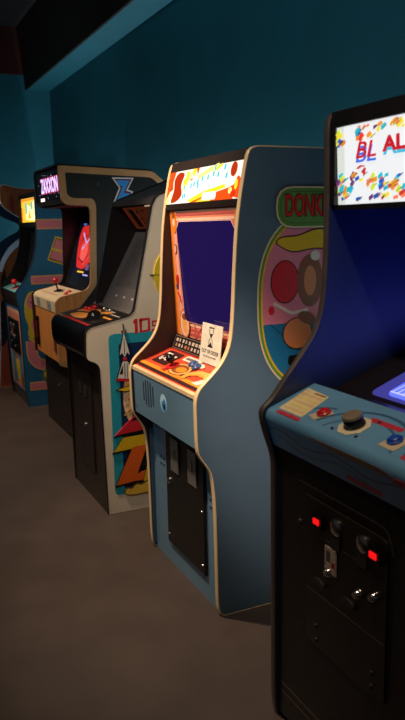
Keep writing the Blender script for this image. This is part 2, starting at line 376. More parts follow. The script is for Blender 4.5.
# ================================================================ slate blue cabinet
def slate_cabinet():
    XL, XR = -2.96, -2.258
    R = root('arcade_cabinet', (XR, 1.085, 0), 'slate blue arcade cabinet with cream edging, orange control panel and an oval side picture', 'arcade machine', GRP)
    prof = rounded([(1.10, 0, .02), (1.085, .03), (1.083, .30), (1.080, .45), (1.070, .558), (1.046, .599), (1.020, .634), (1.013, .665), (1.011, .842, .03), (1.028, .878, .03), (1.073, .916), (1.124, .966),
                    (1.155, 1.035), (1.166, 1.161), (1.170, 1.252), (1.182, 1.429), (1.197, 1.53), (1.205, 1.574), (1.221, 1.655), (1.236, 1.703, .04), (1.93, 1.703, .03), (BK, 1.68), (BK, 0, .005)], .07)
    inn = M('brown_black_inner', (52, 36, 32), .4, 0, .1, 8)
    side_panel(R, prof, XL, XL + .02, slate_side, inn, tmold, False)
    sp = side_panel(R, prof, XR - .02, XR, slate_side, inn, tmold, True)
    a, b = XL + .0205, XR - .0205; W = b - a
    # lower front with coin door
    bm = BM(); box(bm, a, b, 1.105, 1.123, 0.0, .66); fp = part('lower_front_panel', bm, slate, R)
    bm = BM(); box(bm, -2.765, -2.385, 1.092, 1.105, .10, .60, bev=.004); cdoor = part('coin_door', bm, M('coin_door_matt_black', (16, 15, 15), .4, 0, .1, 40), fp)
    for x in (-2.70, -2.525):
        bm = BM(); box(bm, x, x + .085, 1.086, 1.092, .44, .585, bev=.003); q = part('coin_return_plate', bm, M('smoked_plate', (112, 108, 104), .3, .3, .1, 40), cdoor)
        bm = BM(); box(bm, x + .035, x + .05, 1.082, 1.086, .50, .54, bev=.001); part('coin_slot', bm, steel, q)
    bm = BM(); lathe(bm, (-2.725, 1.092, .386), (0, -1, 0), [(.013, 0), (.013, .006), (.009, .010), (0, .011)]); part('lock', bm, chrome, cdoor, smooth=True)
    for x, z in ((-2.745, .14), (-2.405, .14), (-2.405, .36)): bolt(cdoor, (x, 1.092, z), (0, -1, 0), steel, .005)
    for x in (-2.85, -2.82, -2.352, -2.33):
        for z in ((.455, .425) if x < -2.5 else (.43, .40)): bolt(fp, (x, 1.105, z), (0, -1, 0), M('blue_bolt', (60, 84, 110), .4, .4), .007)
    bm = BM(); box(bm, a, a + .003, 1.088, 1.105, .02, .56); part('inner_lining', bm, slate_side, R)
    # control box front and underside
    bm = BM(); slab(bm, [(1.105, .655), (1.026, .648), (1.022, .838)], a, b, .012); bx = part('control_box_front', bm, slate, R)
    fb = front(a, 1.026, .648, 1.022, .838)
    gx, gz = -2.765 - a, .113
    bm = BM()
    for k in range(-2, 3):
        h = .056 * math.sqrt(1 - (k / 2.9) ** 2); o = rrect(gx + k * .027 - .005, gz - h, gx + k * .027 + .005, gz + h, .004)
        A = [bm.verts.new(fb(u, v, 0)) for u, v in o]; B = [bm.verts.new(fb(u, v, .0015)) for u, v in o]; face(bm, B)
        for i in range(len(A)): face(bm, [A[i], A[(i + 1) % len(A)], B[(i + 1) % len(A)], B[i]])
    part('speaker_grille', bm, M('grille_shadow_grey', (40, 50, 62), .6), bx)
    stx = -2.60 - a
    art('round_sticker', bx, fb, [(P((176, 220, 236)), ell(stx, .108, .034, .036)), (P((60, 130, 190)), ell(stx + .004, .100, .024, .026)), (P((20, 26, 40)), ell(stx + .008, .094, .010, .012)), (P((200, 220, 230)), ell(stx - .008, .12, .007))])
    bm = BM(); box(bm, a + .02, a + .026, 1.0225, 1.026, .672, .68); part('tiny_screw', bm, steel, bx)
    # cream lip then control panel
    bm = BM(); slab(bm, [(1.018, .836), (1.018, .850), (1.030, .856)], a, b, .01); part('panel_lip', bm, tmold, R)
    cpb = M('orange_red_overlay', (226, 82, 52), .35, 0, .06, 12)
    bm = BM(); slab(bm, [(1.030, .852), (1.048, .862), (1.200, .915)], a, b, .012); cp = part('control_panel', bm, cpb, R)
    fc = front(a, 1.034, .857, 1.200, .915); fc = F(fc(0, 0, .002), fc.u, fc.v); D = .176
    og = P((250, 150, 40)); yl = P((246, 176, 84)); dr = P((190, 36, 26)); dk = P((60, 24, 26)); pk = P((250, 190, 150)); wh = P((246, 234, 212)); br = P((150, 74, 34)); bk = P((24, 16, 18)); sk = P((248, 176, 96))
    it = [(dk, rect(.01, .004, W - .01, .022)), (og, rect(.0, .020, W, .040)), (dr, band([(.02, .05), (.02, .17), (.30, .17)], .006)),
          (dk, rrect(.05, .058, .20, .158, .006)), (wh, rect(.07, .085, .078, .11)), (wh, rect(.085, .08, .10, .10)), (wh, rect(.108, .09, .12, .12)), (wh, rect(.13, .085, .15, .10)), (wh, rect(.16, .09, .18, .13)), (wh, rect(.07, .13, .12, .14)),
          (wh, rrect(.235, .125, .38, .160, .008)), (P((120, 110, 104)), rect(.25, .135, .36, .15)),
          (bk, ell(.335, .072, .085, .043)), (sk, ell(.335, .072, .082, .040)), (br, ell(.335, .072, .062, .030)), (og, ell(.35, .070, .04, .018)),
          (bk, band([(.44, .03), (.43, .06), (.47, .09), (.54, .095), (.60, .07)], .040)), (yl, band([(.44, .03), (.43, .06), (.47, .09), (.54, .095), (.60, .07)], .034)), (og, band([(.44, .03), (.45, .06), (.49, .078), (.54, .078)], .010)),
          (wh, [(.53, .03), (.56, .065), (.60, .060), (.58, .028)]), (bk, band([(.54, .035), (.57, .06)], .003)), (wh, ell(.42, .13, .03, .012, rot=-10)), (yl, ell(.60, .13, .03, .016)), (dr, [(.22, .03), (.28, .028), (.25, .045)])]
    art('panel_artwork', cp, fc, it)
    joystick(cp, fc(.262, .072, .001), fc.n, black_plastic, .020, .019, red_plastic)
    for u, v in ((.360, .122), (.408, .114)): button(cp, fc(u, v, .004), fc.n, M('slate_blue_button', (70, 96, 150), .3), .021)
    # instruction strip
    bm = BM(); slab(bm, [(1.200, .915), (1.222, .975)], a, b, .01); st = part('instruction_panel', bm, M('instruction_black', (46, 34, 32), .25, 0, .08, 12), R)
    fi = front(a, 1.200, .915, 1.222, .975); it = [(P((120, 104, 92)), band([(.02, .005), (.02, .060), (.36, .060), (.36, .005), (.02, .005)], .003))]
    rn = random.Random(3)
    for row in range(2):
        for k in range(9):
            u = .04 + k * .033; it.append((P((200, 186, 168)) if rn.random() > .3 else P((190, 120, 90)), rect(u, .014 + row * .022, u + rn.uniform(.010, .022), .028 + row * .022)))
    art('instruction_print', st, fi, it)
    # screen bezel with pink artwork
    by0, bz0, by1, bz1 = 1.232, .975, 1.212, 1.505
    bm = BM(); slab(bm, [(by0, bz0), (by1, bz1)], a, b, .012); bz = part('screen_bezel', bm, P((236, 140, 110)), R)
    fz = front(a, by0, bz0, by1, bz1); HH = .5304
    pk1 = P((240, 168, 140)); pk2 = P((200, 90, 84)); pk3 = P((250, 206, 176)); orr = P((240, 130, 40))
    gl = [(.112, .085), (.135, .070), (W - .10, .070), (W - .085, .10), (W - .055, HH - .08), (W - .085, HH - .048), (.105, HH - .048), (.078, HH - .075)]
    it = [(orr, [(0, 0), (.045, 0), (.02, HH), (0, HH)]), (pk1, [(.045, 0), (.10, 0), (.075, HH), (.02, HH)]), (pk2, [(.088, .06), (.094, .06), (.066, HH - .05), (.060, HH - .05)]), (pk2, [(.052, .06), (.056, .06), (.030, HH - .05), (.026, HH - .05)]),
          (pk3, rect(.02, HH - .010, W - .02, HH - .003)), (pk2, rect(.06, HH - .024, W - .05, HH - .016)), (pk3, rect(.06, HH - .044, W - .05, HH - .034)),
          (pk3, rect(.10, .050, W - .05, .060)), (pk2, rect(.10, .032, W - .05, .040)), (pk2, rect(.10, .012, W - .05, .022)),
          (pk2, rect(.20, 0, .208, .06)), (pk2, rect(.27, 0, .278, .06)), (pk2, band([(.20, .0), (.274, .06)], .005)), (pk2, band([(.274, .0), (.20, .06)], .005)),
          (orr, ell(.045, HH - .045, .028, .05)), (br, ell(.045, HH - .02, .018, .016)), (pk3, ell(.045, HH - .05, .012, .016)), (orr, ell(W - .03, HH - .055, .028, .05)),
          (bk, ell(.045, .37, .016, .02)), (pk1, ell(.045, .37, .014, .018)), (dr, ell(.050, .24, .012, .022)), (P((60, 40, 120)), ell(.045, .21, .008, .012)), (dr, band([(.045, .185), (.065, .17), (.075, .145)], .007)),
          (bk, ell(.105, .055, .052, .062)), (orr, ell(.105, .055, .050, .060)), (pk3, ell(.105, .055, .042, .053)), (sk, ell(.107, .052, .026, .038)), (br, ell(.107, .085, .026, .014))]
    art('bezel_artwork', bz, fz, it, step=.0002)
    scr = art('screen', bz, fz, [(P((252, 200, 190)), [(x + (-.003 if x < W / 2 else .003), y + (-.003 if y < HH / 2 else .003)) for x, y in gl]), (E('purple_crt_glow', (30, 17, 72), 1.0, .10), gl)], base=.004, step=.0008)
    # marquee
    bm = BM(); slab(bm, [(1.200, 1.506), (1.195, 1.530)], a, b, .02); slab(bm, [(1.222, 1.660), (1.232, 1.699)], a, b, .02); part('marquee_frame', bm, M('brown_black_frame', (44, 34, 32), .4), R)
    fm = front(a, 1.197, 1.530, 1.222, 1.660); H = .1324
    bm = BM(); slab(bm, [(1.1975, 1.530), (1.2225, 1.660)], a, b, .012); mq = part('marquee', bm, L((240, 230, 210), .6), R)
    Wt = E('warm_white_backlight', (255, 246, 230), 1.1); O1 = L((240, 84, 20), 1.0); O2 = L((190, 52, 12), .95); Y1 = L((255, 214, 40), 1.2); Y2 = L((255, 240, 130), 1.2); C1 = L((70, 200, 220), 1.1); R1 = L((226, 50, 20), 1.0)
    it = [(Wt, rect(0, 0, W, H)), (Y2, rect(0, 0, .03, H)), (O1, [(0, .02), (.025, .05), (.06, .06), (.05, .09), (.07, H), (0, H)]),
          (O2, rounded([(.04, .0), (.12, .01), (.165, .035), (.13, .075), (.17, .122), (.10, .13), (.055, .10), (.075, .06)], .03)),
          (Y1, band([(.16, .075), (.19, .09), (.20, .125)], .03)), (Y2, band([(.155, .055), (.185, .07), (.24, .12)], .012)), (Y1, [(.24, .132), (.25, .10), (.27, .112), (.28, .132)]), (O1, [(.275, .132), (.29, .105), (.30, .132)]),
          (R1, [(.215, .100), (.235, .086), (.255, .098), (.235, .092)]), (Y2, band([(.30, .095), (.40, .118), (.47, .130)], .016)), (Y1, band([(.44, .112), (.50, .130)], .010)),
          (Y1, [(.22, .008), (.36, .038), (.56, .058), (.58, .048), (.36, .018), (.26, .0)]), (O1, [(.25, .0), (.36, .018), (.58, .042), (.60, .030), (.62, 0)]), (Y1, [(.30, 0), (.36, .012), (.42, .012), (.44, 0)]),
          (Wt, rrect(.36, .004, .48, .034, .01))]
    for u, v in ((.17, .052), (.235, .056), (.262, .062), (.30, .052), (.165, .018), (.185, .02), (.335, .078), (.385, .080), (.43, .090), (.295, .068), (.47, .085), (.44, .112), (.52, .108), (.54, .076)):
        it.append((C1, [(u, v), (u + .010, v + .002), (u + .012, v + .020), (u + .002, v + .018)]))
    it += [(O2, ell(.600, .105, .022, .026, rot=-12)), (O1, rounded([(.55, .005), (.60, .01), (.64, .004), (W, .0), (W, .07), (.64, .082), (.62, .05), (.57, .04)], .01)),
           (Y2, ell(.595, .03, .014, .012)), (Wt, ell(.56, .05, .01)), (Y1, ell(.635, .05, .012, .018)), (R1, ell(.62, .018, .02, .012)), (Wt, [(.585, .05), (.60, .07), (.61, .055)])]
    art('marquee_artwork', mq, fm, it, base=.0008, step=.0001)
    bm = BM(); box(bm, a, b, 1.236, BK - .02, 1.686, 1.70); part('top_panel', bm, black, R)
    bm = BM(); box(bm, a, b, BK - .02, BK - .002, 0, 1.69); part('back_panel', bm, black, R)
    # oval side picture (generic shapes) with green name plate
    fs = side(XR)
    cr = P((214, 196, 160)); gr = P((92, 140, 62)); dg = P((40, 60, 36)); pkb = P((214, 124, 150)); cyb = P((30, 110, 160)); yel = P((216, 178, 24)); rd = P((196, 28, 44)); brn = P((126, 76, 54)); tn2 = P((206, 130, 84)); bk2 = P((18, 16, 20)); wt2 = P((214, 204, 196))
    cx, cy, rx, ry = 1.545, 1.155, .288, .335
    def se(k): return [(cx + (rx - k) * (abs(math.cos(t)) ** .8) * (1 if math.cos(t) > 0 else -1), cy + (ry - k) * (abs(math.sin(t)) ** .8) * (1 if math.sin(t) > 0 else -1)) for t in [2 * math.pi * j / 64 for j in range(64)]]
    def clip(pts, keep):  # cut by a horizontal line
        out = []
        for i in range(len(pts)):
            p, q = pts[i], pts[(i + 1) % len(pts)]
            if keep(p): out.append(p)
            if keep(p) != keep(q):
                t = (1.085 - p[1]) / (q[1] - p[1]); out.append((p[0] + (q[0] - p[0]) * t, 1.085))
        return out
    inner = se(.022)
    it = [(cr, se(0)), (gr, se(.006)), (dg, se(.018)), (yel, se(.015)), (pkb, inner), (cyb, clip(inner, lambda p: p[1] < 1.085)),
          (bk2, band([(1.31, 1.085), (1.50, .93)], .002)), (bk2, band([(1.37, 1.085), (1.56, .93)], .002)), (bk2, band([(1.44, 1.085), (1.62, .93)], .002)),
          (bk2, rounded([(1.322, 1.375), (1.40, 1.335), (1.50, 1.350), (1.70, 1.330), (1.70, 1.42), (1.50, 1.425), (1.42, 1.398), (1.36, 1.400)], .03)), (yel, rounded([(1.328, 1.375), (1.40, 1.340), (1.50, 1.355), (1.70, 1.335), (1.70, 1.415), (1.50, 1.420), (1.42, 1.393), (1.36, 1.395)], .03)),
          (bk2, ell(1.372, 1.235, .060, .078)), (rd, ell(1.372, 1.235, .056, .074)), (wt2, band([(1.325, 1.16), (1.40, 1.12), (1.47, 1.13)], .012)), (rd, ell(1.315, 1.135, .012, .016)),
          (brn, ell(1.478, 1.235, .055, .095)), (tn2, ell(1.478, 1.235, .026, .055)), (wt2, ell(1.50, 1.325, .02, .018)),
          (bk2, ell(1.425, 1.045, .064, .060)), (tn2, ell(1.425, 1.045, .060, .056)), (brn, ell(1.465, 1.10, .040, .022, rot=-20)), (bk2, rrect(1.385, .925, 1.50, .965, .015))]
    sa = art('side_artwork', sp, fs, it, step=.0001)
    pl = art('name_plate', sp, fs, [(cr, rrect(1.333, 1.425, 1.76, 1.570, .07)), (gr, rrect(1.339, 1.431, 1.754, 1.564, .065)), (dg, rrect(1.350, 1.442, 1.743, 1.553, .055)), (P((98, 142, 70)), rrect(1.3515, 1.4435, 1.7415, 1.5515, .0535))], base=.004, step=.0003)
    text('lettering', pl, fs, 'DONKEY', 1.368, 1.500, .104, bk2, d=.0055, bold=.0045, align='LEFT', sx=.50)
    text('lettering', pl, fs, 'DONKEY', 1.368, 1.500, .104, P((206, 34, 40)), d=.0065, bold=.0018, align='LEFT', sx=.50)
    return fc
fc = slate_cabinet()
# out of order notice (leans on the instruction strip)
def notice():
    R = root('notice_card', (-2.50, 1.186, .9125), 'white out of order card with hourglass leaning on the slate blue cabinet screen', 'sign')
    fr = F((-2.590, 1.180, .9125), (1, 0, 0), (0, .13, 1)); Wd, Hd = .178, .155
    bm = BM(); v = [bm.verts.new(fr(u, w_, d)) for d in (0, .0025) for u, w_ in rect(0, 0, Wd, Hd)]
    for q in ((0, 1, 2, 3), (4, 5, 6, 7), (0, 1, 5, 4), (1, 2, 6, 5), (2, 3, 7, 6), (3, 0, 4, 7)): face(bm, [v[i] for i in q])
    c = part('card', bm, M('warm_white_card', (250, 238, 214), .5), R)
    k = P((30, 26, 28)); x, y = .086, .104
    art('hourglass_symbol', c, fr, [(k, rect(x - .022, y + .034, x + .022, y + .039)), (k, rect(x - .022, y - .039, x + .022, y - .034)),
        (k, band([(x - .017, y + .034), (x - .015, y + .016), (x - .003, y), (x - .015, y - .016), (x - .017, y - .034)], .003)), (k, band([(x + .017, y + .034), (x + .015, y + .016), (x + .003, y), (x + .015, y - .016), (x + .017, y - .034)], .003)),
        (k, [(x - .012, y + .014), (x + .012, y + .014), (x, y)]), (k, [(x - .014, y - .034), (x + .014, y - .034), (x, y - .018)])], base=.0025, step=.0002)
    text('lettering', c, fr, 'OUT OF ORDER', .088, .046, .0205, k, d=.0026, ext=.0002, bold=.0003)
    text('lettering', c, fr, 'Sorry for the inconvenience', .088, .028, .010, k, d=.0026, ext=.0002)
notice()

# ================================================================ cream cabinet with rocket
def rocket_cabinet():
    XL, XR = -4.03, -3.394
    R = root('arcade_cabinet', (XR, 1.01, 0), 'cream sided arcade cabinet with a rocket picture and black slanted front', 'arcade machine', GRP)
    prof = rounded([(1.02, 0, .004), (1.01, .607), (1.008, .765, .02), (.990, .79), (.95, .806), (.941, .825), (.945, .945, .02), (.970, .966, .02), (1.17, 1.008), (1.195, 1.028), (1.31, 1.546), (1.334, 1.585), (1.40, 1.61), (1.70, 1.72), (1.90, 1.72), (BK, 1.68), (BK, 0, .004)], .02)
    pL = side_panel(R, prof, XL, XL + .02, cream, black, black_mold, False)
    pR = side_panel(R, prof, XR - .02, XR, cream, black, black_mold, True)
    a, b = XL + .0205, XR - .0205; W = b - a
    bm = BM(); box(bm, a, b, 1.02, 1.036, 0, .80); fp = part('lower_front_panel', bm, M('dark_brown_black', (36, 24, 20), .4, 0, .15, 12), R)
    bm = BM(); box(bm, a + .17, b - .17, 1.012, 1.02, .16, .70, bev=.003); cdoor = part('coin_door', bm, black_tex, fp)
    for x in (-3.80, -3.70):
        bm = BM(); box(bm, x, x + .03, 1.006, 1.012, .56, .62, bev=.002); part('coin_slot', bm, grey_metal, cdoor)
    bm = BM(); lathe(bm, (-3.72, 1.012, .40), (0, -1, 0), [(.011, 0), (.01, .006), (0, .008)]); part('lock', bm, steel, cdoor, smooth=True)
    # moulded black control box
    line = rounded([(1.02, .800), (.965, .802, .015), (.932, .825, .03), (.926, .93, .03), (.950, .968, .03), (1.18, 1.012)], .02, closed=False)
    bm = BM(); prism_x(bm, line + [(1.19, .80)], XL, b); cp = part('control_box', bm, black_gloss, R, smooth=True)
    fc = front(a, .955, .9712, 1.18, 1.0126); og = P((216, 140, 58)); rd = P((190, 42, 44)); ltg = P((196, 190, 176)); bk = P((20, 18, 18)); D = .229
    it = [(bk, rect(.03, .02, W - .005, D - .005)), (rd, rect(.10, .008, W - .003, .014)), (rd, rect(.10, .018, W - .003, .023)),
          (og, rounded([(.10, .05), (.24, .035), (.34, .05), (.36, .12), (.45, .19), (.36, .20), (.26, .12), (.13, .10)], .02)), (og, rounded([(.05, .10), (.18, .13), (.30, .17), (.24, .19), (.06, .15)], .01)), (bk, ell(.43, .095, .062, .052)),
          (P((206, 76, 52)), rect(.06, .165, .20, .178)), (P((214, 110, 60)), rect(.06, .14, .17, .15)), (ltg, rect(.24, .198, .44, .206)), (rd, rect(.05, .19, .14, .2)), (og, rect(.45, .12, .60, .135)), (ltg, rect(.47, .17, .6, .176))]
    art('panel_artwork', cp, fc, it)
    bm = BM(); lathe(bm, fc(.43, .095, .004), fc.n, [(.056, 0), (.056, .003), (.046, .006), (.042, .004)]); part('trackball_ring', bm, black_plastic, cp, smooth=True)
    bm = BM(); sph(bm, fc(.43, .095, .002), .040); part('trackball', bm, black_gloss, cp, smooth=True)
    for u, v in ((.10, .145), (.16, .150), (.13, .19)): button(cp, fc(u, v, .004), fc.n, red_plastic, .014)
    for u, v in ((.27, .20), (.37, .20)): button(cp, fc(u, v, .004), fc.n, steel, .012)
    # long sloped grey bezel
    bm = BM(); slab(bm, [(1.185, 1.014), (1.225, 1.022), (1.44, 1.410)], a, b, .012); bz = part('screen_bezel', bm, M('smoky_grey_bezel', (104, 98, 96), .22, 0, .06, 8), R)
    fb = front(a, 1.225, 1.022, 1.44, 1.410)
    art('screen', bz, fb, [(M('grey_screen_glass', (92, 87, 86), .18), rrect(.08, .11, W - .08, .40, .02))])
    for u, v in ((.16, .05), (.29, .05), (.42, .05), (.36, .42)):
        art('instruction_sticker', bz, fb, [(P((176, 170, 160)), rect(u, v, u + .03, v + .012))])
    # recessed marquee under the hood
    bm = BM(); slab(bm, [(1.455, 1.412), (1.352, 1.552)], a, b, .012); mq = part('marquee', bm, M('maroon_black_panel', (44, 22, 18), .35), R)
    fm = F((a, 1.455, 1.412), (1, 0, 0), (0, -.103, .140))
    cop = E('dim_copper_backlight', (120, 56, 30), .20); rdl = E('dim_red_backlight', (150, 50, 36), .25)
    it = [(cop, rect(.03, .02, W - .02, .165)), (P((50, 24, 20)), rect(.09, .035, .16, .15))]
    rn = random.Random(5)
    for k in range(16): u = rn.uniform(.2, W - .08); v = rn.uniform(.03, .14); it.append((P((60, 26, 18)), [(u, v), (u + .03, v + .004), (u + .024, v + .014), (u + .006, v + .012)]))
    it += [(rdl, rect(.03, .02, .042, .165)), (rdl, rect(.18, .03, .186, .155))]
    art('marquee_artwork', mq, fm, it)
    bm = BM(); slab(bm, [(1.312, 1.552), (1.322, 1.580), (1.395, 1.606), (1.70, 1.716), (1.90, 1.716)], XL - .006, b, .012); part('hood', bm, M('charcoal_hood', (58, 54, 54), .5, 0, .1, 10), R)
    bm = BM(); box(bm, b - .10, b - .03, 1.314, 1.330, 1.538, 1.546); part('hood_label', bm, P((214, 200, 180)), R)
    bm = BM(); box(bm, a, b, BK - .02, BK - .002, 0, 1.70); part('back_panel', bm, black, R)
    # side picture
    fs = side(XR); cy = P((38, 158, 176)); nv = P((22, 44, 84)); dkn = P((18, 16, 26)); rd2 = P((206, 36, 48)); yl = P((222, 180, 26)); orr = P((226, 98, 30)); wh = P((232, 222, 206)); pk = P((226, 150, 130)); ylw = P((236, 190, 40)); fl = P((214, 180, 130)); bkk = P((16, 14, 16))
    it = [(cy, rrect(1.058, .095, 1.62, .925, .03)), (nv, rrect(1.108, .125, 1.60, .875, .015)), (dkn, rounded([(1.14, .44), (1.60, .46), (1.60, .135), (1.12, .135)], .01)), (P((120, 130, 150)), [(1.24, .86), (1.25, .845), (1.262, .865), (1.25, .853)])]
    rn = random.Random(9)
    for k in range(26): u, v = rn.uniform(1.13, 1.5), rn.uniform(.16, .84); it.append((wh, rect(u, v, u + .003, v + .003)))
    it += [ # exhaust plume
          (P((120, 70, 40)), rounded([(1.120, .665), (1.168, .665), (1.175, .55), (1.168, .49), (1.155, .47), (1.135, .49), (1.118, .56)], .02)), (P((238, 214, 170)), rounded([(1.123, .665), (1.165, .665), (1.171, .55), (1.163, .495), (1.152, .476), (1.138, .494), (1.122, .56)], .02))]
    for k in range(60): u, v = rn.uniform(1.124, 1.166), rn.uniform(.50, .655); it.append((P((190, 90, 50)) if k % 2 else P((226, 160, 60)), band([(u, v), (u + .006, v + .005), (u + .004, v + .010)], .002)))
    # three bar monogram and flames at the bottom
    it += [(bkk, [(1.062, .402), (1.40, .430), (1.40, .50), (1.168, .475)]), (rd2, [(1.070, .412), (1.40, .438), (1.40, .60), (1.205, .53)]), (bkk, [(1.155, .475), (1.20, .48), (1.185, .505)]),
          (bkk, [(1.050, .318), (1.40, .340), (1.40, .40), (1.115, .40)]), (yl, [(1.058, .326), (1.40, .348), (1.40, .408), (1.112, .395)]),
          (bkk, [(1.058, .140), (1.175, .15), (1.25, .345), (1.15, .33)]), (orr, [(1.066, .150), (1.165, .158), (1.24, .345), (1.160, .340)]), (orr, [(1.165, .158), (1.27, .155), (1.27, .215), (1.18, .195)]),
          (yl, [(1.21, .15), (1.235, .24), (1.30, .30), (1.40, .26), (1.40, .14)]), (bkk, band([(1.21, .15), (1.235, .24), (1.30, .30)], .003)),
          (P((90, 60, 20)), rounded([(1.10, .095), (1.12, .135), (1.15, .12), (1.17, .150), (1.20, .135), (1.24, .16), (1.29, .13), (1.29, .085), (1.15, .082)], .02)), (P((222, 178, 60)), rounded([(1.105, .098), (1.122, .128), (1.15, .115), (1.172, .143), (1.20, .128), (1.24, .153), (1.285, .125), (1.285, .09), (1.15, .087)], .02)),
          # rocket: nose probe, cone, body, fins
          (bkk, band([(1.134, .975), (1.136, .90)], .003)), (bkk, ell(1.136, .935, .012, .006)), (bkk, [(1.105, .810), (1.136, .945), (1.168, .810), (1.150, .825), (1.136, .80), (1.122, .825)]), (wh, [(1.110, .815), (1.136, .93), (1.163, .815), (1.149, .83), (1.136, .806), (1.122, .83)]),
          (bkk, rect(1.134, .82, 1.1375, .90)), (pk, ell(1.136, .935, .005)), (rd2, rect(1.128, .788, 1.147, .806)),
          (bkk, [(1.085, .69), (1.122, .79), (1.150, .79), (1.172, .74), (1.172, .68)]), (wh, [(1.092, .696), (1.124, .785), (1.149, .785), (1.170, .74), (1.170, .686)]), (rd2, [(1.085, .69), (1.172, .680), (1.172, .694), (1.092, .704)]),
          (bkk, rect(1.132, .70, 1.136, .775)), (bkk, rect(1.145, .70, 1.148, .775)), (bkk, [(1.105, .722), (1.124, .768), (1.124, .722)]),
          (P((210, 150, 100)), rect(1.130, .655, 1.160, .682)), (bkk, [(1.083, .645), (1.12, .655), (1.17, .668), (1.17, .635), (1.13, .63)]), (ylw, [(1.092, .645), (1.12, .651), (1.17, .663), (1.17, .638), (1.13, .634)])]
    it += [(bkk, rrect(1.20, .70, 1.30, .815, .004)), (wh, rrect(1.206, .706, 1.294, .808, .004)), (bkk, ell(1.25, .765, .03))]
    it += [(P((220, 190, 30)), ell(1.405, 1.20, .100, .128, n=36)), (bkk, band([(1.285, 1.205), (1.41, 1.200)], .004))]
    art('side_artwork', pR, fs, it, step=.00006)
    for nm, pts in (('numeral', [(1.186, .972), (1.196, .992), (1.212, .992), (1.212, .918), (1.196, .918), (1.196, .970)]),
                    ('numeral', band([(1.228, .985), (1.228, .926), (1.272, .930), (1.272, .987), (1.2215, .985)], .016)),
                    ('lettering', band([(1.318, .973), (1.291, .972), (1.291, .951), (1.314, .952), (1.314, .931), (1.286, .929)], .012))):
        art(nm, pR, fs, [(rd2, pts)])
rocket_cabinet()

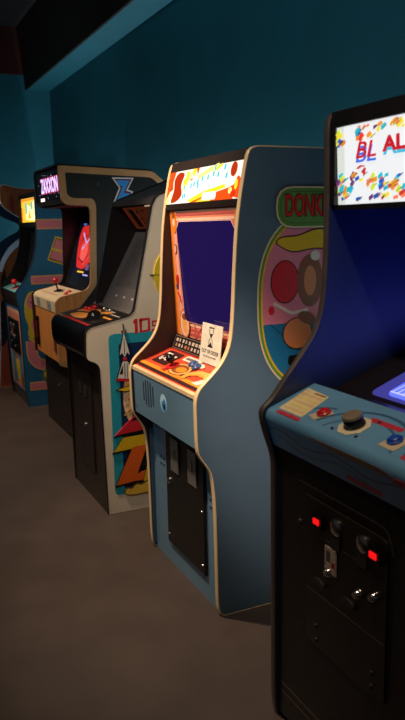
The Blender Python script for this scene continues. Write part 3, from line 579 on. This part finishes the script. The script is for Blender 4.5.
# ================================================================ wood trimmed cabinet
def wood_cabinet():
    XL, XR = -5.55, -4.80
    R = root('arcade_cabinet', (XR, 1.19, 0), 'black arcade cabinet with wide tan edges, oak grain front and red picture on screen', 'arcade machine', GRP)
    prof = rounded([(1.222, 0, .004), (1.222, .50, .004), (1.150, .53, .01), (1.143, .955, .015), (1.175, .985, .015), (1.36, 1.022), (1.392, 1.064), (1.412, 1.55), (1.400, 1.588), (1.262, 1.592), (1.222, 1.611), (1.211, 1.839, .015), (1.86, 1.81), (BK, 1.74), (BK, 0, .004)], .03)
    pL = side_panel(R, prof, XL, XL + .02, tan, black, black_mold, False)
    pR = side_panel(R, prof, XR - .02, XR, tan, black, tan, True)
    a, b = XL + .0205, XR - .0205; W = b - a
    fs = side(XR)
    ins = rounded([(1.255, .54), (1.255, .85, .01), (1.385, 1.0), (1.432, 1.06), (1.452, 1.585), (1.435, 1.630), (1.29, 1.634), (1.258, 1.655), (1.252, 1.797, .01), (1.85, 1.770), (1.915, 1.72), (1.915, .03), (1.24, .03), (1.24, .54)], .02)
    it = [(M('black_side_paint', (13, 12, 13), .5), ins), (wood, rounded([(1.152, .55, .002), (1.147, .95, .002), (1.177, .978, .01), (1.355, 1.018), (1.345, .99), (1.255, .88), (1.245, .55)], .006))]
    sa = art('side_paint', pR, fs, it)
    # emblem: outlined slanted Z
    ZO = [(1.568, 1.768), (1.724, 1.766), (1.678, 1.688), (1.714, 1.676), (1.704, 1.600), (1.570, 1.597), (1.617, 1.700)]
    ZI = [(1.583, 1.760), (1.710, 1.758), (1.665, 1.682), (1.702, 1.670), (1.694, 1.608), (1.583, 1.606), (1.627, 1.700)]
    ZB = [(1.603, 1.750), (1.692, 1.748), (1.648, 1.668), (1.690, 1.662), (1.684, 1.622), (1.600, 1.618), (1.644, 1.712), (1.612, 1.716)]
    art('emblem', pR, fs, [(P((206, 200, 196)), ZO), (P((96, 34, 60)), ZI), (P((44, 130, 196)), ZB)], base=.0015)
    art('round_decal', pR, fs, [(P((30, 70, 66)), ell(1.475, 1.725, .010))], base=.0012)
    # marquee box
    bm = BM(); box(bm, a, b, 1.225, 1.24, 1.60, 1.83); part('marquee_frame', bm, black, R)
    fm = front(a, 1.2245, 1.612, 1.2165, 1.830); H = .218
    bm = BM(); slab(bm, [(1.2255, 1.612), (1.2175, 1.830)], a, b, .008); mq = part('marquee', bm, M('marquee_black_glass', (18, 16, 24), .2), R)
    rn = random.Random(4)
    for k in range(30):
        u, v = rn.uniform(.06, W - .05), rn.uniform(.02, .2); e = rn.uniform(.002, .004); art('star', mq, fm, [(L((240, 220, 240), 1.3), rect(u, v, u + e * 2.5, v + e))])
    art('light_block', mq, fm, [(L((255, 236, 220), 1.4), rrect(.12, .018, .24, .040, .004))])
    text('lettering', mq, fm, 'ZAXXON', .42, .115, .135, L((206, 60, 110), 1.1), d=.002, bold=.008, sx=.84)
    text('lettering', mq, fm, 'ZAXXON', .42, .115, .135, L((200, 196, 255), 1.6), d=.003, bold=.002, sx=.84)
    bm = BM(); slab(bm, [(1.205, 1.842), (1.86, 1.812)], a, b, -.012); part('top_panel', bm, black, R)
    bm = BM(); slab(bm, [(1.265, 1.598), (1.56, 1.598)], a, b, .01); part('marquee_underside', bm, M('brown_soffit', (60, 40, 30), .5), R)
    # screen
    bm = BM(); slab(bm, [(1.33, 1.012), (1.40, 1.03), (1.55, 1.50), (1.56, 1.59)], a, b, .012); bz = part('screen_bezel', bm, M('dark_smoked_bezel', (30, 26, 30), .15), R)
    fb = front(a, 1.40, 1.03, 1.55, 1.50)
    sc = art('screen', bz, fb, [(E('dark_screen_picture', (16, 12, 26), .8, .1), rrect(.03, .06, W - .04, .46, .02))], base=.001)
    Rr = L((214, 44, 40), .95); Rp = L((236, 90, 84), 1.0); Rd = L((150, 24, 40), .8); Lv = L((190, 170, 236), 1.0)
    it = [(Rr, rounded([(.20, .13), (.38, .12), (.55, .20), (W - .045, .26), (W - .045, .45), (.30, .45), (.12, .44), (.09, .36), (.13, .24)], .04)),
          (Rp, rounded([(.24, .19), (.36, .18), (.40, .26), (.34, .34), (.20, .30)], .03)), (Rd, band([(.20, .20), (.34, .17), (.56, .30)], .014)), (Rd, band([(.16, .33), (.30, .37), (.55, .41)], .010)), (Rp, band([(.34, .15), (.48, .24), (.60, .30)], .012)),
          (Lv, band([(.18, .39), (.32, .31), (.24, .27)], .018)), (Lv, band([(.31, .31), (.44, .40)], .016)), (L((80, 120, 220), .8), ell(.16, .455, .04, .008)), (L((120, 90, 130), .7), rect(.44, .12, .52, .16)),
          (L((250, 190, 60), 1.0), rect(.26, .095, .42, .107)), (L((180, 180, 255), .9), rect(.42, .078, .54, .088))]
    art('screen_picture', sc, fb, it, base=.003, step=.0001)
    # control panel
    line = rounded([(1.153, .878), (1.147, .955, .01), (1.175, .980), (1.34, 1.016)], .01, closed=False)
    bm = BM(); slab(bm, line, a, b, .012); cp = part('control_panel', bm, M('pale_cream_overlay', (214, 196, 160), .4, 0, .06, 20), R)
    fc = front(a, 1.185, .9824, 1.34, 1.016)
    art('panel_artwork', cp, fc, [(P((44, 36, 36)), rounded([(.30, .05), (.42, .06), (.46, .09), (.38, .10), (.32, .08)], .01)), (P((170, 90, 60)), rect(.08, .012, .55, .018))])
    joystick(cp, fc(.34, .075, .002), fc.n, red_plastic, .06, .020)
    button(cp, fc(.56, .10, .002), fc.n, red_plastic, .018); button(cp, fc(.62, .06, .002), fc.n, red_plastic, .016)
    fl = front(a, 1.153, .878, 1.147, .955)
    for u in (.17, .50):
        st = P((120, 150, 190)); art('round_sticker', cp, fl, [(P((90, 84, 84)), rrect(u - .05, .006, u + .05, .066, .01)), (P((170, 190, 214)), ell(u, .036, .028, .026)), (P((50, 80, 140)), ell(u, .036, .015, .014))])
    # oak front with coin mech, inset black base
    bm = BM(); box(bm, a, b, 1.158, 1.176, .535, .876); fp = part('oak_front_panel', bm, wood, R)
    bm = BM(); box(bm, a - .012, a + .016, 1.142, 1.158, .53, .97); part('corner_trim', bm, M('maroon_trim', (56, 22, 22), .4), R)
    bm = BM(); box(bm, -5.48, -5.41, 1.148, 1.158, .58, .80, bev=.004); cmz = part('coin_mechanism', bm, black_plastic, fp)
    bm = BM(); box(bm, -5.47, -5.455, 1.142, 1.148, .64, .76, bev=.002); part('coin_slot', bm, M('red_trim', (150, 40, 30), .4), cmz)
    bm = BM(); box(bm, -4.95, -4.90, 1.148, 1.158, .60, .72, bev=.004); part('coin_return', bm, M('copper_plate', (120, 60, 40), .4), fp)
    bm = BM(); box(bm, a, b, 1.213, 1.231, 0, .535); bp = part('lower_front_panel', bm, black_tex, R)
    grim = M('worn_metal_line', (150, 132, 112), .3, .8, .2, 50)
    art('door_seam', bp, front(a, 1.213, 0), [(grim, rect(.02, .352, W - .02, .3545))])
    bm = BM(); lathe(bm, (-5.14, 1.213, .325), (0, -1, 0), [(.012, 0), (.011, .006), (0, .008)]); part('lock', bm, chrome, bp, smooth=True)
    bm = BM(); box(bm, a, b, BK - .02, BK - .002, 0, 1.73); part('back_panel', bm, black, R)
wood_cabinet()

# ================================================================ blue cabinet with pink stripes
def striped_cabinet():
    XL, XR = -6.56, -5.89
    R = root('arcade_cabinet', (XR, 1.14, 0), 'mid blue arcade cabinet with pink striped side, yellow lit marquee and pink bordered front', 'arcade machine', GRP)
    prof = rounded([(1.135, 0, .004), (1.118, .145), (1.108, .80), (1.09, .885), (1.087, .945, .02), (1.120, .985), (1.175, 1.047), (1.239, 1.179), (1.274, 1.32), (1.284, 1.493), (1.284, 1.72, .03), (1.90, 1.74), (BK, 1.70), (BK, 0, .004)], .06)
    pL = side_panel(R, prof, XL, XL + .02, blue_side, black, black_mold, False)
    pR = side_panel(R, prof, XR - .02, XR, blue_side, black, M('dark_blue_molding', (28, 50, 70), .4), True)
    a, b = XL + .0205, XR - .0205; W = b - a
    fs = side(XR); pk = P((206, 118, 128)); yl = P((206, 176, 44)); bk = P((30, 20, 26)); og = P((214, 158, 96)); gn = P((90, 110, 60))
    def stripe(u0, z0, u1, z1): return [(og, rect(u0, z0, u1, z1)), (pk, rect(u0 + .01, z0 + .01, u1, z1 - .01))]
    it = stripe(1.285, 1.435, 1.90, 1.515) + stripe(1.215, 1.00, 1.90, 1.07) + stripe(1.155, .135, 1.90, .205)
    it += [(yl, [(1.355, 1.19), (1.43, 1.38), (1.60, 1.33), (1.53, 1.13)]), (bk, [(1.368, 1.198), (1.435, 1.365), (1.59, 1.32), (1.523, 1.145)]), (pk, [(1.374, 1.205), (1.438, 1.358), (1.58, 1.315), (1.518, 1.152)]), (yl, band([(1.40, 1.28), (1.54, 1.235)], .02))]
    it += [(yl, rounded([(1.150, .86), (1.185, .945), (1.265, .95), (1.325, .86), (1.275, .74), (1.295, .62), (1.235, .55), (1.155, .58), (1.18, .66), (1.145, .74)], .05)), (pk, ell(1.222, .86, .052, .062)), (bk, ell(1.222, .85, .028, .006, rot=-25)), (pk, rounded([(1.190, .68), (1.215, .74), (1.25, .70), (1.265, .62), (1.225, .59)], .03)), (blue_side, ell(1.285, .66, .025, .05))]
    u_ = rounded([(1.188, .545), (1.188, .40, .06), (1.258, .335, .06), (1.50, .335)], .08, closed=False)
    it += [(og, band(u_, .092)), (pk, band(u_, .068)), (yl, band([(1.17, .57), (1.24, .52), (1.28, .60)], .022)), (gn, ell(1.31, .25, .05, .06)), (yl, ell(1.31, .26, .035, .035)), (bk, ell(1.315, .255, .018, .022))]
    art('side_artwork', pR, fs, it, step=.0002)
    # front
    bm = BM(); slab(bm, [(1.134, .10), (1.116, .80)], a, b, .015); fp = part('front_panel', bm, blue_side, R)
    ff = front(a, 1.134, .10, 1.116, .80); pc = P((226, 160, 128)); cy = P((70, 130, 150)); yy = P((220, 176, 20)); rd = P((180, 70, 40))
    it = [(pc, rrect(.05, .02, W - .035, .685, .04)), (P((206, 128, 104)), rrect(.09, .56, W - .08, .655, .02)), (cy, rrect(.105, .03, W - .10, .30, .01)), (P((60, 96, 100)), [(.105, .03), (.105, .15), (.20, .10), (.24, .03)]), (P((90, 80, 70)), [(W - .10, .03), (W - .10, .17), (.44, .10), (.40, .03)]),
          (P((210, 120, 70)), [(.26, .03), (.31, .14), (.38, .12), (.44, .03)]), (yy, rounded([(.24, .24), (.32, .285), (.40, .24), (.41, .15), (.35, .07), (.28, .13)], .03)), (rd, [(.27, .25), (.31, .32), (.35, .25)]), (pc, ell(.30, .22, .02, .015)), (P((150, 110, 40)), band([(.27, .17), (.34, .12), (.38, .18)], .012))]
    art('front_artwork', fp, ff, it, step=.0004)
    bm = BM(); v = [bm.verts.new(ff(u, w_, d)) for d in (.0, .012) for u, w_ in rect(.105, .32, W - .10, .60)]
    for q in ((0, 1, 2, 3), (4, 5, 6, 7), (0, 1, 5, 4), (1, 2, 6, 5), (2, 3, 7, 6), (3, 0, 4, 7)): face(bm, [v[i] for i in q])
    cdoor = part('coin_door', bm, black_plastic, fp)
    for u, v_, r in ((.20, .54, .022), (.33, .54, .022), (.20, .46, .02), (.33, .45, .02), (.22, .40, .016), (.36, .37, .014)):
        bm = BM(); lathe(bm, ff(u, v_, .012), ff.n, [(r, 0), (r, .006), (r * .6, .012), (0, .012)], 16); part('coin_fitting', bm, steel if v_ > .42 else grey_metal, cdoor, smooth=True)
    bm = BM(); v = [bm.verts.new(ff(u, w_, d)) for d in (.012, .016) for u, w_ in rect(.23, .44, .30, .56)]
    for q in ((0, 1, 2, 3), (4, 5, 6, 7), (0, 1, 5, 4), (1, 2, 6, 5), (2, 3, 7, 6), (3, 0, 4, 7)): face(bm, [v[i] for i in q])
    part('coin_plate', bm, M('copper_brown_plate', (130, 70, 50), .4), cdoor)
    bm = BM(); box(bm, a, b, 1.142, 1.155, 0, .11); part('kick_plate', bm, M('dark_grey_kick', (60, 54, 54), .5), R)
    bm = BM(); slab(bm, [(1.12, .80), (1.098, .885), (1.095, .938)], a, b, .012); part('control_box_front', bm, M('dark_brown_box', (44, 32, 32), .4), R)
    bm = BM(); slab(bm, [(1.095, .940), (1.22, .985)], a, b, .012); cp = part('control_panel', bm, P((110, 186, 190)), R)
    fc = front(a, 1.095, .940, 1.22, .985)
    art('panel_artwork', cp, fc, [(P((216, 70, 90)), [(.22, .03), (.38, .02), (.44, .10), (.28, .11)]), (P((230, 150, 140)), rect(.44, .04, .56, .08)), (P((216, 70, 90)), rect(.5, .09, .62, .12))])
    joystick(cp, fc(.33, .065, .002), fc.n, red_plastic, .03, .024)
    bm = BM(); slab(bm, [(1.22, .985), (1.30, 1.06), (1.37, 1.46)], a, b, .012); bz = part('screen_bezel', bm, black_gloss, R)
    fb = front(a, 1.30, 1.06, 1.37, 1.46); art('screen', bz, fb, [(M('dark_screen_glass', (46, 44, 46), .10), rrect(.08, .03, W - .08, .36, .03))])
    bm = BM(); box(bm, a, b, 1.300, 1.315, 1.46, 1.72); box(bm, a, b, 1.315, 1.38, 1.45, 1.465); part('marquee_frame', bm, M('brown_black_frame', (44, 34, 32), .4), R)
    fm = front(a, 1.2998, 1.495, 1.2998, 1.70); H = .195
    it = [(E('yellow_backlight', (255, 196, 50), 1.25), rrect(.03, 0, W - .015, H, .012)), (L((255, 240, 170), 1.4), rounded([(.20, .02), (.55, .01), (.62, .10), (.55, .18), (.40, .12), (.22, .15)], .03)), (L((255, 140, 30), 1.0), rect(.03, .01, .07, .12)), (L((255, 150, 60), 1.0), [(.05, .17), (.60, .18), (.60, .19), (.05, .19)]),
          (L((110, 200, 190), 1.0), rect(.20, .07, .26, .16)), (L((110, 200, 190), 1.0), rect(.42, .10, .48, .16)), (L((255, 180, 30), 1.1), [(.30, .03), (.36, .10), (.40, .03)])]
    art('marquee', R, fm, it, step=.0006)
    bm = BM(); box(bm, a, b, 1.30, BK - .02, 1.72, 1.732); part('top_panel', bm, black, R)
    bm = BM(); box(bm, a, b, BK - .02, BK - .002, 0, 1.70); part('back_panel', bm, black, R)
striped_cabinet()

# ================================================================ farthest cabinet at the left frame edge
def far_cabinet():
    XL, XR = -7.46, -6.78
    R = root('arcade_cabinet', (XR, 1.10, 0), 'farthest arcade cabinet with amber brown side and curved pale edge, behind the striped one', 'arcade machine', GRP)
    prof = rounded([(1.05, 0, .004), (1.085, .35), (1.105, .80), (1.085, .90), (1.10, .97), (1.13, 1.12), (1.20, 1.26), (1.30, 1.345), (1.45, 1.42, .05), (1.46, 1.49, .05), (1.30, 1.555), (1.167, 1.655), (1.172, 1.84, .05), (1.34, 1.80), (1.90, 1.78), (BK, 1.7), (BK, 0, .004)], .06)
    amber = M('amber_woodgrain_side', (128, 70, 30), .5, 0, .3, 14, stretch=(4, 4, .8))
    pL = side_panel(R, prof, XL, XL + .02, amber, M('dark_blue_inner', (16, 44, 70), .5), black_mold, False)
    pR = side_panel(R, prof, XR - .02, XR, amber, black, M('pale_blue_silver_band', (196, 214, 236), .3, .1, .08, 8), True)
    fs = side(XR)
    silver = M('pale_blue_silver_band', (196, 214, 236), .3, .1, .08, 8)
    curve = rounded([(1.108, 1.09), (1.150, 1.19), (1.21, 1.272), (1.30, 1.345), (1.40, 1.39)], .06, closed=False)
    art('curved_band', pR, fs, [(silver, band([(u + .012, v - .022) for u, v in curve], .042))])
    art('dark_patch', pR, fs, [(P((20, 18, 20)), rounded([(1.12, .93), (1.13, 1.02), (1.17, 1.10), (1.175, .98), (1.20, .90)], .03))])
    art('lower_panel', pR, fs, [(M('brick_red_grain', (120, 46, 28), .7, 0, .4, 90), rect(1.08, .02, 1.9, .44)), (P((16, 14, 16)), rounded([(1.09, .36), (1.112, .80), (1.20, .86), (1.19, .62), (1.14, .42)], .05))])
    art('red_decal', pR, fs, [(P((120, 40, 36)), rounded([(1.245, 1.70), (1.28, 1.75), (1.30, 1.60), (1.26, 1.60)], .01))])
    a, b = XL + .0205, XR - .0205; W = b - a
    bm = BM(); box(bm, a, b, 1.12, 1.135, 0, .88); fp = part('front_panel', bm, black, R)
    bm = BM(); slab(bm, [(1.105, .895), (1.22, .96)], a, b, .012); cp = part('control_panel', bm, P((90, 90, 150)), R)
    bm = BM(); slab(bm, [(1.22, .97), (1.48, 1.42), (1.48, 1.55)], a, b, .012); part('screen_bezel', bm, black_gloss, R)
    fm = front(a, 1.176, 1.672, 1.182, 1.81)
    bm = BM(); box(bm, a, b, 1.185, 1.20, 1.65, 1.83); mf = part('marquee_frame', bm, black, R)
    art('marquee', R, fm, [(E('peach_backlight', (255, 190, 130), 1.1), rect(.02, 0, W - .0, .138)), (L((255, 120, 60), 1.0), rect(.1, .02, .5, .09))], step=.0006)
    bm = BM(); box(bm, a, b, 1.20, BK - .02, 1.74, 1.755); part('top_panel', bm, black, R)
    bm = BM(); box(bm, a, b, BK - .02, BK - .002, 0, 1.70); part('back_panel', bm, black, R)
far_cabinet()
